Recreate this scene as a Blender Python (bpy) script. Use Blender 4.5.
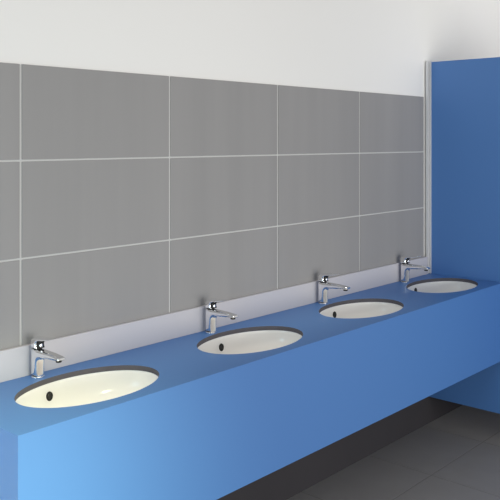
import bpy, bmesh, math
from mathutils import Vector, Matrix
PI = math.pi
for o in list(bpy.data.objects):
    bpy.data.objects.remove(o, do_unlink=True)
scn = bpy.context.scene
COL = scn.collection

# ------------------------------------------------------------------ camera
CAM_Z = 1.735
cam_d = bpy.data.cameras.new('camera')
cam = bpy.data.objects.new('camera', cam_d); COL.objects.link(cam)
cam.location = (0, 0, CAM_Z)
cam.rotation_euler = (PI/2, 0, math.radians(41.863 - 90))
cam_d.sensor_width = 36.0
cam_d.sensor_fit = 'HORIZONTAL'
cam_d.lens = 36.0*786.76/500
cam_d.shift_y = -110/500
cam_d.clip_start = 0.02
scn.camera = cam

# ------------------------------------------------------------------ world, lamps, exposure
scn.view_settings.view_transform = 'Standard'
scn.view_settings.look = 'None'
scn.view_settings.gamma = 1.0
scn.view_settings.exposure = 0.0
w = bpy.data.worlds.new('world'); scn.world = w; w.use_nodes = True
bg = w.node_tree.nodes['Background']
bg.inputs[0].default_value = (1.0, 0.99, 0.975, 1)
bg.inputs[1].default_value = 0.58

def area(name, loc, target, sx, sy, power, color=(1, 1, 1), spread=180):
    d = bpy.data.lights.new(name, 'AREA'); d.shape = 'RECTANGLE'
    d.size, d.size_y, d.energy, d.color = sx, sy, power, color
    d.spread = math.radians(spread)
    o = bpy.data.objects.new(name, d); COL.objects.link(o)
    o.location = loc
    o.rotation_euler = (Vector(target)-Vector(loc)).to_track_quat('-Z', 'Y').to_euler()
    return o
def spot(name, loc, target, power, angle, blend, size, color=(1, 1, 1)):
    d = bpy.data.lights.new(name, 'SPOT'); d.energy, d.color = power, color
    d.spot_size, d.spot_blend, d.shadow_soft_size = math.radians(angle), blend, size
    o = bpy.data.objects.new(name, d); COL.objects.link(o)
    o.location = loc
    o.rotation_euler = (Vector(target)-Vector(loc)).to_track_quat('-Z', 'Y').to_euler()
    return o
# broad fill light added opposite the counter, its source unseen
area('front_fill', (2.3, -2.6, 0.95), (2.3, 1.92, 0.8), 4.2, 1.7, 74, (1, 1, 0.96), 140)
# unseen light added high in front, brightens the near end of the apron
area('near_end_light', (0.9, 0.45, 2.05), (1.08, 1.92, 0.42), 0.9, 0.1, 7.9, (0.96, 1, 0.62), 46)
# fill added on the left to brighten the counter's end panel
area('side_light', (-0.9, 1.75, 1.1), (1.187, 2.1, 0.8), 0.9, 1.6, 11, (0.7, 1, 1.1), 120)
area('far_end_light', (5.2, -2.2, 2.35), (5.45, 2.4, 2.55), 2.0, 0.25, 3.9, (1, 1, 1), 40)  # unseen fill added to brighten the wall above the partition
# warm spot added high by the wall to tint the near countertop
spot('warm_top_fill', (0.75, 2.37, 2.75), (1.15, 1.98, 0.92), 22, 42, 1.0, 0.025, (1, 0.45, 0.18))
area('countertop_fill', (2.2, 2.17, 2.9), (2.2, 2.17, 0.92), 2.4, 0.08, 0.75, (1, 0.85, 0.6), 18)  # narrow fill added along the countertop, no fixture there

# ------------------------------------------------------------------ materials
def mat(name, color, rough=0.5, metal=0.0, spec=0.5):
    m = bpy.data.materials.new(name); m.use_nodes = True
    b = m.node_tree.nodes['Principled BSDF']
    b.inputs['Base Color'].default_value = (*color, 1)
    b.inputs['Roughness'].default_value = rough
    b.inputs['Metallic'].default_value = metal
    b.inputs['Specular IOR Level'].default_value = spec
    return m
def noisy(m, c0, c1, scale, detail=3.0):
    nt = m.node_tree; b = nt.nodes['Principled BSDF']
    tc = nt.nodes.new('ShaderNodeTexCoord'); mp = nt.nodes.new('ShaderNodeMapping')
    nz = nt.nodes.new('ShaderNodeTexNoise'); rp = nt.nodes.new('ShaderNodeValToRGB')
    mp.inputs['Scale'].default_value = scale
    nz.inputs['Scale'].default_value = 1.0; nz.inputs['Detail'].default_value = detail
    rp.color_ramp.elements[0].color = (*c0, 1); rp.color_ramp.elements[1].color = (*c1, 1)
    rp.color_ramp.elements[0].position = 0.3; rp.color_ramp.elements[1].position = 0.7
    nt.links.new(tc.outputs['Object'], mp.inputs[0]); nt.links.new(mp.outputs[0], nz.inputs['Vector'])
    nt.links.new(nz.outputs['Fac'], rp.inputs[0]); nt.links.new(rp.outputs[0], b.inputs['Base Color'])
    return m
BLUE = (0.069, 0.192, 0.482)
M = {}
M['paint'] = mat('white_wall_paint', (0.86, 0.85, 0.835), 0.9, 0, 0.2)
M['tile'] = noisy(mat('grey_wall_tile', (.3, .3, .3), 0.6, 0, 0.25), (.294, .288, .288), (.317, .309, .309), (9, 9, .5))
M['grout'] = mat('light_grout', (0.6, 0.6, 0.595), 0.9, 0, 0.1)
M['blue'] = mat('blue_laminate', BLUE, 0.5, 0, 0.55)
M['core'] = mat('dark_laminate_core', (0.105, 0.10, 0.115), 0.7, 0, 0.2)
M['splash'] = mat('lilac_grey_panel', (0.53, 0.52, 0.56), 0.6, 0, 0.3)
M['ceramic'] = mat('white_ceramic', (0.88, 0.875, 0.87), 0.12, 0, 0.5)
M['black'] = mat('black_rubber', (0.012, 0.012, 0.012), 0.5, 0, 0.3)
M['darkgrey'] = mat('dark_grey_plastic', (0.03, 0.03, 0.03), 0.4, 0, 0.4)
M['chrome'] = mat('polished_chrome', (0.92, 0.92, 0.93), 0.10, 1.0)
M['alu'] = mat('brushed_aluminium', (0.68, 0.68, 0.69), 0.5, 0.3)
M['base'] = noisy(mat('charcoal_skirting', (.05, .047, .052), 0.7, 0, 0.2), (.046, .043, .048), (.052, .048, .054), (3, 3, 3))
M['floor'] = noisy(mat('dark_floor_tile', (.1, .1, .1), 0.7, 0, 0.25), (.255, .243, .241), (.272, .26, .258), (6, 6, 6))
M['joint'] = mat('floor_joint', (0.165, 0.158, 0.158), 0.9, 0, 0.1)

# ------------------------------------------------------------------ helpers
def tag(o, label=None, cat=None, group=None, kind=None):
    if label: o['label'] = label
    if cat: o['category'] = cat
    if group: o['group'] = group
    if kind: o['kind'] = kind
    return o
def obj(name, bm, mats, parent=None, smooth=False, bevel=0, seg=2):
    bmesh.ops.recalc_face_normals(bm, faces=bm.faces)
    me = bpy.data.meshes.new(name); bm.to_mesh(me); bm.free()
    for m in (mats if isinstance(mats, (list, tuple)) else [mats]): me.materials.append(m)
    o = bpy.data.objects.new(name, me); COL.objects.link(o)
    if parent: o.parent = parent
    if smooth:
        for p in me.polygons: p.use_smooth = True
    if bevel:
        md = o.modifiers.new('bevel', 'BEVEL'); md.width = bevel; md.segments = seg
        md.limit_method = 'ANGLE'; md.angle_limit = math.radians(40)
        md.harden_normals = True
        for p in me.polygons: p.use_smooth = True
    return o
def box(bm, x0, x1, y0, y1, z0, z1, mi=0):
    r = bmesh.ops.create_cube(bm, size=1, matrix=Matrix.LocRotScale(((x0+x1)/2, (y0+y1)/2, (z0+z1)/2), None, (x1-x0, y1-y0, z1-z0)))
    for f in {f for v in r['verts'] for f in v.link_faces}: f.material_index = mi
    return r
def boxes(*bs):
    bm = bmesh.new()
    for b in bs: box(bm, *b)
    return bm
def empty(name, loc):
    o = bpy.data.objects.new(name, None); COL.objects.link(o); o.location = loc; o.empty_display_size = .1
    return o
def copy_tree(o, parent=None):
    c = o.copy(); COL.objects.link(c)
    if parent: c.parent = parent
    for ch in list(o.children): copy_tree(ch, c)
    return c
def lathe(bm, prof, n=32, mi=0, sx=1, sy=1, c=(0, 0, 0), close=True):
    rings = []
    for r, z in prof:
        rings.append([bm.verts.new((c[0]+sx*r*math.cos(2*PI*i/n), c[1]+sy*r*math.sin(2*PI*i/n), c[2]+z)) for i in range(n)])
    for a, b in zip(rings, rings[1:]):
        for i in range(n):
            f = bm.faces.new((a[i], a[(i+1) % n], b[(i+1) % n], b[i])); f.material_index = mi; f.smooth = True
    if close:
        for r in (rings[0], rings[-1]):
            f = bm.faces.new(r); f.material_index = mi
    return rings

# ------------------------------------------------------------------ setting
D = 2.4                    # back wall plane
CT = 0.92                  # counter top height
X0, X1 = 1.187, 4.313      # counter ends
YF = 1.922                 # counter front
AB = 0.478                 # apron bottom
PX = 4.315                 # partition face
EX0, EX1 = -0.6, 6.6

wall = tag(obj('wall_back', boxes((EX0, EX1, D+0.008, D+0.12, 0, 3.1)), M['paint']), kind='structure')

# tiles with their grout, one continuous cladding on the wall
bm = bmesh.new()
ZT = 1.997; G = 0.0035
zj = [ZT+G, 1.6635, 1.3245, 0.985]
xj = [1.4944-3*0.6916+0.6916*i for i in range(8)]
TX0, TX1 = -0.5, 4.262
for zi in range(3):
    for i in range(len(xj)-1):
        a, b = max(xj[i], TX0), min(xj[i+1], TX1+G)
        if b-a < .02: continue
        box(bm, a+0.0045, b-0.0045, D, D+0.008, zj[zi+1]+G, zj[zi]-G, 0)
tiles = obj('wall_tiling', bm, M['tile'], wall, bevel=0.0012, seg=2)
bm = bmesh.new()
box(bm, TX0, TX1+0.006, D+0.0035, D+0.0085, zj[3], ZT-0.001)
obj('grout', bm, M['grout'], wall)

# floor, real tiles with sunk joints
bm = bmesh.new()
FS = 0.6; gj = 0.0025
fx = [3.66+FS*i for i in range(-13, 6)]; fy = [2.02+FS*i for i in range(-12, 2)]
for i in range(len(fx)-1):
    for j in range(len(fy)-1):
        y1 = min(fy[j+1]-gj, D+0.1)
        box(bm, fx[i]+gj, fx[i+1]-gj, fy[j]+gj, y1, -0.02, 0, 0)
box(bm, fx[0], fx[-1], fy[0], D+0.1, -0.06, -0.0015, 1)
tag(obj('floor', bm, [M['floor'], M['joint']]), kind='structure')

tag(obj('unseen_stall_side', boxes((5.27, 5.32, 0.98, D+0.008, 0, 2.2)), M['paint']), kind='structure')  # out-of-view stall side, added to shade the stall floor
tag(obj('unseen_stall_front', boxes((4.35, 5.27, 0.98, 1.02, 0.12, 2.2)), M['blue']), kind='structure')  # out-of-view cubicle front, added to block light from the stall floor
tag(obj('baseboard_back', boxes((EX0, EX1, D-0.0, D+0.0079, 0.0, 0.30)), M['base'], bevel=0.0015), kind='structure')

# ------------------------------------------------------------------ counter
A, B = 0.2646, 0.170
BC = [(1.5965+0.8057*k, 2.1445) for k in range(4)]
ctr = empty('vanity_counter', ((X0+X1)/2, (YF+D)/2, 0))
tag(ctr, 'long wall-hung blue vanity counter with four oval cutouts and a deep front panel', 'counter')
cx, cy = ctr.location.x, ctr.location.y
TH = 0.018
def top_mesh():
    bm = bmesh.new()
    edges = [X0]+[(BC[k][0]+BC[k+1][0])/2 for k in range(3)]+[X1]
    for k in range(4):
        xa, xb, ya, yb = edges[k], edges[k+1], YF, D
        ox, oy = BC[k]
        angs = [2*PI*i/120 for i in range(120)]
        for X in (xa, xb):
            for Y in (ya, yb):
                angs.append(math.atan2(Y-oy, X-ox) % (2*PI))
        angs = sorted(set(round(a, 6) for a in angs))
        def rect(a):
            c, s = math.cos(a), math.sin(a); t = 1e9
            if c > 1e-9: t = min(t, (xb-ox)/c)
            if c < -1e-9: t = min(t, (xa-ox)/c)
            if s > 1e-9: t = min(t, (yb-oy)/s)
            if s < -1e-9: t = min(t, (ya-oy)/s)
            return ox+t*c, oy+t*s
        def ell(a):
            c, s = math.cos(a), math.sin(a); r = 1/math.sqrt((c/A)**2+(s/B)**2)
            return ox+r*c, oy+r*s
        L = lambda p, z: bm.verts.new((p[0]-cx, p[1]-cy, z))
        ot = [L(rect(a), CT) for a in angs]; it = [L(ell(a), CT) for a in angs]
        ob = [L(rect(a), CT-TH) for a in angs]; ib = [L(ell(a), CT-TH) for a in angs]
        n = len(angs)
        for i in range(n):
            j = (i+1) % n
            bm.faces.new((ot[i], ot[j], it[j], it[i]))
            bm.faces.new((ob[i], ib[i], ib[j], ob[j]))
            f = bm.faces.new((it[i], it[j], ib[j], ib[i])); f.material_index = 1
            p, q = ot[i].co, ot[j].co
            on = lambda v: any(abs(p[d]-v0) < 1e-4 and abs(q[d]-v0) < 1e-4 for d, v0 in v)
            if on([(0, X0-cx), (0, X1-cx), (1, YF-cy), (1, D-cy)]):
                bm.faces.new((ot[i], ob[i], ob[j], ot[j]))
    bmesh.ops.remove_doubles(bm, verts=bm.verts, dist=1e-5)
    return bm
obj('countertop', top_mesh(), [M['blue'], M['core']], ctr)
def lb(x0, x1, y0, y1, z0, z1): return (x0-cx, x1-cx, y0-cy, y1-cy, z0, z1)
obj('front_panel', boxes(lb(X0, X1, YF, YF+0.02, AB, CT-TH)), M['blue'], ctr)
obj('end_panel', boxes(lb(X0, X0+0.02, YF+0.02, D, AB, CT-TH)), M['blue'], ctr)

tag(obj('backsplash', boxes((X0, 4.279, D-0.014, D, CT, 1.026)), M['splash'], bevel=0.0015),
    'long lilac-grey backsplash strip along the wall behind the taps', 'backsplash')

# ------------------------------------------------------------------ partition
pt = empty('partition', (PX+0.015, 1.5, 0.165))
tag(pt, 'tall blue cubicle partition at the far end of the counter, raised off the floor', 'partition')
ox, oy, oz = pt.location
obj('panel', boxes((PX-ox, PX+0.03-ox, 0.98-oy, D-0.003-oy, 0, 2.211-oz)), M['blue'], pt, bevel=0.001)
bm = bmesh.new()
def prism(bm, pts, z0, z1):
    lo = [bm.verts.new((x, y, z0)) for x, y in pts]; hi = [bm.verts.new((x, y, z1)) for x, y in pts]
    n = len(pts)
    for i in range(n): bm.faces.new((lo[i], lo[(i+1) % n], hi[(i+1) % n], hi[i]))
    bm.faces.new(lo[::-1]); bm.faces.new(hi)
e = PX-0.0002
prof = [(4.2800, 2.4000), (4.2800, 2.3850), (4.2850, 2.3850), (4.2850, 2.3920), (4.3060, 2.3920), (4.3080, 2.3900), (4.3080, 2.3850),
        (4.3050, 2.3850), (4.3050, 2.3790), (e, 2.3790), (e, 2.4000)]
prism(bm, [(x-ox, y-oy) for x, y in prof], CT+0.001-oz, 2.216-oz)
a = obj('wall_channel', bm, M['alu'], pt, bevel=0.0008)
a['label'] = 'aluminium angle profile fixing the panel to the wall'

# ------------------------------------------------------------------ basins
BL = ['oval white undermount basin nearest the camera, at the open left end of the counter',
      'oval white undermount basin second from the open left end of the counter',
      'oval white undermount basin second from the blue partition',
      'oval white undermount basin beside the blue partition']
def bowl_s(d):   # relative radius at relative depth
    return (1-d**3.2)**0.5
DEPTH = 0.15
def make_basin():
    t = empty('wash_basin', (0, 0, CT-TH))
    bm = bmesh.new(); n = 96
    prof = [(A+.022, B+.022, -.012), (A+.022, B+.022, -.0006), (A+.001, B+.001, -.0006)]
    for i in range(0, 25):
        d = i/25
        s = (1-d**2.6)**0.5
        prof.append(((A-.001)*s, (B-.001)*s, -.004-d*DEPTH))
    prof.append((.024, .024, -.004-DEPTH*1.005))
    rings = [[bm.verts.new((ra*math.cos(2*PI*i/n), rb*math.sin(2*PI*i/n), z)) for i in range(n)] for ra, rb, z in prof]
    for a_, b_ in zip(rings, rings[1:]):
        for i in range(n):
            bm.faces.new((a_[i], a_[(i+1) % n], b_[(i+1) % n], b_[i])).smooth = True
    bm.faces.new(rings[-1])
    o = obj('bowl', bm, M['ceramic'], t)
    # drain
    bm = bmesh.new()
    lathe(bm, [(.0, -.0), (.020, .001), (.026, .003), (.030, .002), (.031, -.001), (.0, -.002)], 32, close=False)
    d = obj('drain', bm, M['chrome'], t); d.location = (0, 0, -.004-DEPTH*.995); d['label'] = 'chrome drain'
    # overflow in the wall below the tap
    bm = bmesh.new()
    lathe(bm, [(.0085, .002), (.0105, .0035), (.0135, .003), (.0145, -.002)], 28, close=False)
    h = obj('overflow_ring', bm, M['black'], t)
    bm = bmesh.new(); lathe(bm, [(.009, -.001), (.009, .0015), (.002, .0022)], 24)
    g = obj('overflow_hole', bm, M['darkgrey'], h)
    h['label'] = 'black round overflow opening'
    return t
OV = [(-.050, -.044), (-.006, -.044), (.004, -.041), (-.006, -.034)]
def place_overflow(h, x, z):
    ra, rb, d = A-.001, B-.001, (-.004-z)/DEPTH
    q = (1-d**2.6)**.5
    y = rb*q*math.sqrt(1-(x/(ra*q))**2)
    h.location = (x, y, z)
    nrm = Vector((-x/(ra*ra), -y/(rb*rb), 0)).normalized() + Vector((0, 0, 1.3*d**1.6*.5))
    h.rotation_euler = nrm.to_track_quat('Z', 'Y').to_euler()
    h.scale = (1, 1.15, 1)
b0 = make_basin()
for k in range(4):
    o = b0 if k == 0 else copy_tree(b0)
    o.location = (BC[k][0], BC[k][1], CT-TH)
    place_overflow([c for c in o.children if c.name.startswith('overflow')][0], *OV[k])
    tag(o, BL[k], 'basin', 'oval basins in the blue counter')

# ------------------------------------------------------------------ taps (spout points to -Y, 0.140 m tall)
FL = ['chrome single-lever tap at the nearest basin, by the open left end of the counter',
      'chrome single-lever tap at the second basin from the open left end of the counter',
      'chrome single-lever tap at the second basin from the blue partition',
      'chrome single-lever tap at the basin beside the blue partition']
def loft_profile(bm, pts, halfw, rad, steps=6):
    """a closed side profile (y, z) given width in X, its long edges rounded with radius rad(y, z)"""
    n = len(pts); P = [Vector(p) for p in pts]; nor = []
    ar = sum(P[i].x*P[(i+1) % n].y-P[(i+1) % n].x*P[i].y for i in range(n))
    sg = 1 if ar > 0 else -1
    for i in range(n):
        d0 = (P[i]-P[i-1]).normalized(); d1 = (P[(i+1) % n]-P[i]).normalized()
        m = Vector((-(d0.y+d1.y), d0.x+d1.x))*sg
        m.normalize(); c = max(.6, m.dot(Vector((-d0.y, d0.x))*sg)); nor.append(m/c)
    seq = [(-1, PI/2*k/steps) for k in range(steps, -1, -1)]+[(1, PI/2*k/steps) for k in range(0, steps+1)]
    rings = []
    for sd, ph in seq:
        ring = []
        for i, p in enumerate(P):
            r = rad(p.x, p.y); q = p+nor[i]*r*(1-math.cos(ph))
            ring.append(bm.verts.new((sd*((halfw(p.x, p.y)-r)+r*math.sin(ph)), q.x, q.y)))
        rings.append(ring)
    for a_, b_ in zip(rings, rings[1:]):
        for i in range(n): bm.faces.new((a_[i], a_[(i+1) % n], b_[(i+1) % n], b_[i]))
    bm.faces.new(rings[0][::-1]); bm.faces.new(rings[-1])
    for f in bm.faces: f.smooth = True
def arc(c, r, a0, a1, n):
    return [(c[0]+r*math.cos(math.radians(a0+(a1-a0)*i/n)), c[1]+r*math.sin(math.radians(a0+(a1-a0)*i/n))) for i in range(n+1)]
def sharp(o):
    o.data.set_sharp_from_angle(angle=math.radians(48)); return o
def make_tap():
    t = empty('basin_tap', (0, 0, CT))
    bm = bmesh.new()
    # side profile: back of column, top of body, spout, underside with fillet, front of column
    pts = [(0.020, 0.003), (0.020, 0.1015), (-0.018, 0.1015), (-0.030, 0.1000), (-0.090, 0.0975), (-0.138, 0.0940), (-0.145, 0.0915), (-0.147, 0.0865), (-0.142, 0.0825)]
    pts += [(-0.085, 0.0795), (-0.048, 0.0765)]
    pts += arc((-0.043, 0.0545), 0.022, 100, 10, 7)
    pts += [(-0.020, 0.035), (-0.020, 0.003)]
    def rb(y, z):
        k = min(1, max(0, (-y-.02)/.03)); return 0.0150*(1-k)+0.0058*k
    loft_profile(bm, pts, lambda y, z: 0.0205 if y > -0.03 else 0.0205-0.004*min(1, (-y-.03)/.1), rb)
    sharp(obj('body', bm, M['chrome'], t))
    bm = bmesh.new(); lathe(bm, [(.0255, 0), (.0255, .002), (.0245, .0035), (.019, .0036)], 40)
    r = obj('base_ring', bm, M['chrome'], t); r.scale = (.92, .92, 1)
    bm = bmesh.new(); lathe(bm, [(.0095, .0), (.0105, .001), (.0105, .009), (.0095, .0095)], 28)
    ae = obj('aerator', bm, M['black'], t); ae.location = (-0.0, -0.128, 0.0750); ae['label'] = 'black aerator under the spout tip'
    # handle: block over the body running into a thin raised lever with a hollow beneath
    bm = bmesh.new()
    pts = [(0.0195, 0.1035), (0.0195, 0.128), (0.014, 0.1375), (0.002, 0.1400), (-0.045, 0.1432), (-0.088, 0.1478), (-0.091, 0.1463), (-0.088, 0.1445),
           (-0.048, 0.1370), (-0.026, 0.1335), (-0.016, 0.128), (-0.0125, 0.120), (-0.0145, 0.111), (-0.018, 0.1035)]
    def rh(y, z):
        k = min(1, max(0, (-y-.005)/.03)); return 0.0085*(1-k)+0.0015*k
    loft_profile(bm, pts, lambda y, z: 0.0200 if y > -0.02 else 0.0200-0.004*min(1, (-y-.02)/.07), rh)
    sharp(obj('lever_handle', bm, M['chrome'], t))
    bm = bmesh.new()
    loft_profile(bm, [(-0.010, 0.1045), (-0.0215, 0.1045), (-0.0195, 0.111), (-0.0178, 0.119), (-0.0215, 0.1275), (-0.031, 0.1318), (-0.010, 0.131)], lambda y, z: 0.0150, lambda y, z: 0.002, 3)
    rc = sharp(obj('lever_shade', bm, M['black'], t)); rc['label'] = 'black insert in place of shade in the hollow under the lever'  # solid black piece stands in for shade below the lever
    bm = bmesh.new(); lathe(bm, [(.0165, .0), (.0165, .0025)], 32)
    g = obj('cartridge_seam', bm, M['black'], t); g.location = (0, 0, .1012)
    bm = bmesh.new(); lathe(bm, [(.0075, -.006), (.0075, .001), (.006, .003), (.002, .0036)], 24)
    c = obj('lever_button', bm, M['chrome'], t); c.location = (0, -0.0205, 0.1145); c.rotation_euler = (math.radians(84), 0, 0)
    return t
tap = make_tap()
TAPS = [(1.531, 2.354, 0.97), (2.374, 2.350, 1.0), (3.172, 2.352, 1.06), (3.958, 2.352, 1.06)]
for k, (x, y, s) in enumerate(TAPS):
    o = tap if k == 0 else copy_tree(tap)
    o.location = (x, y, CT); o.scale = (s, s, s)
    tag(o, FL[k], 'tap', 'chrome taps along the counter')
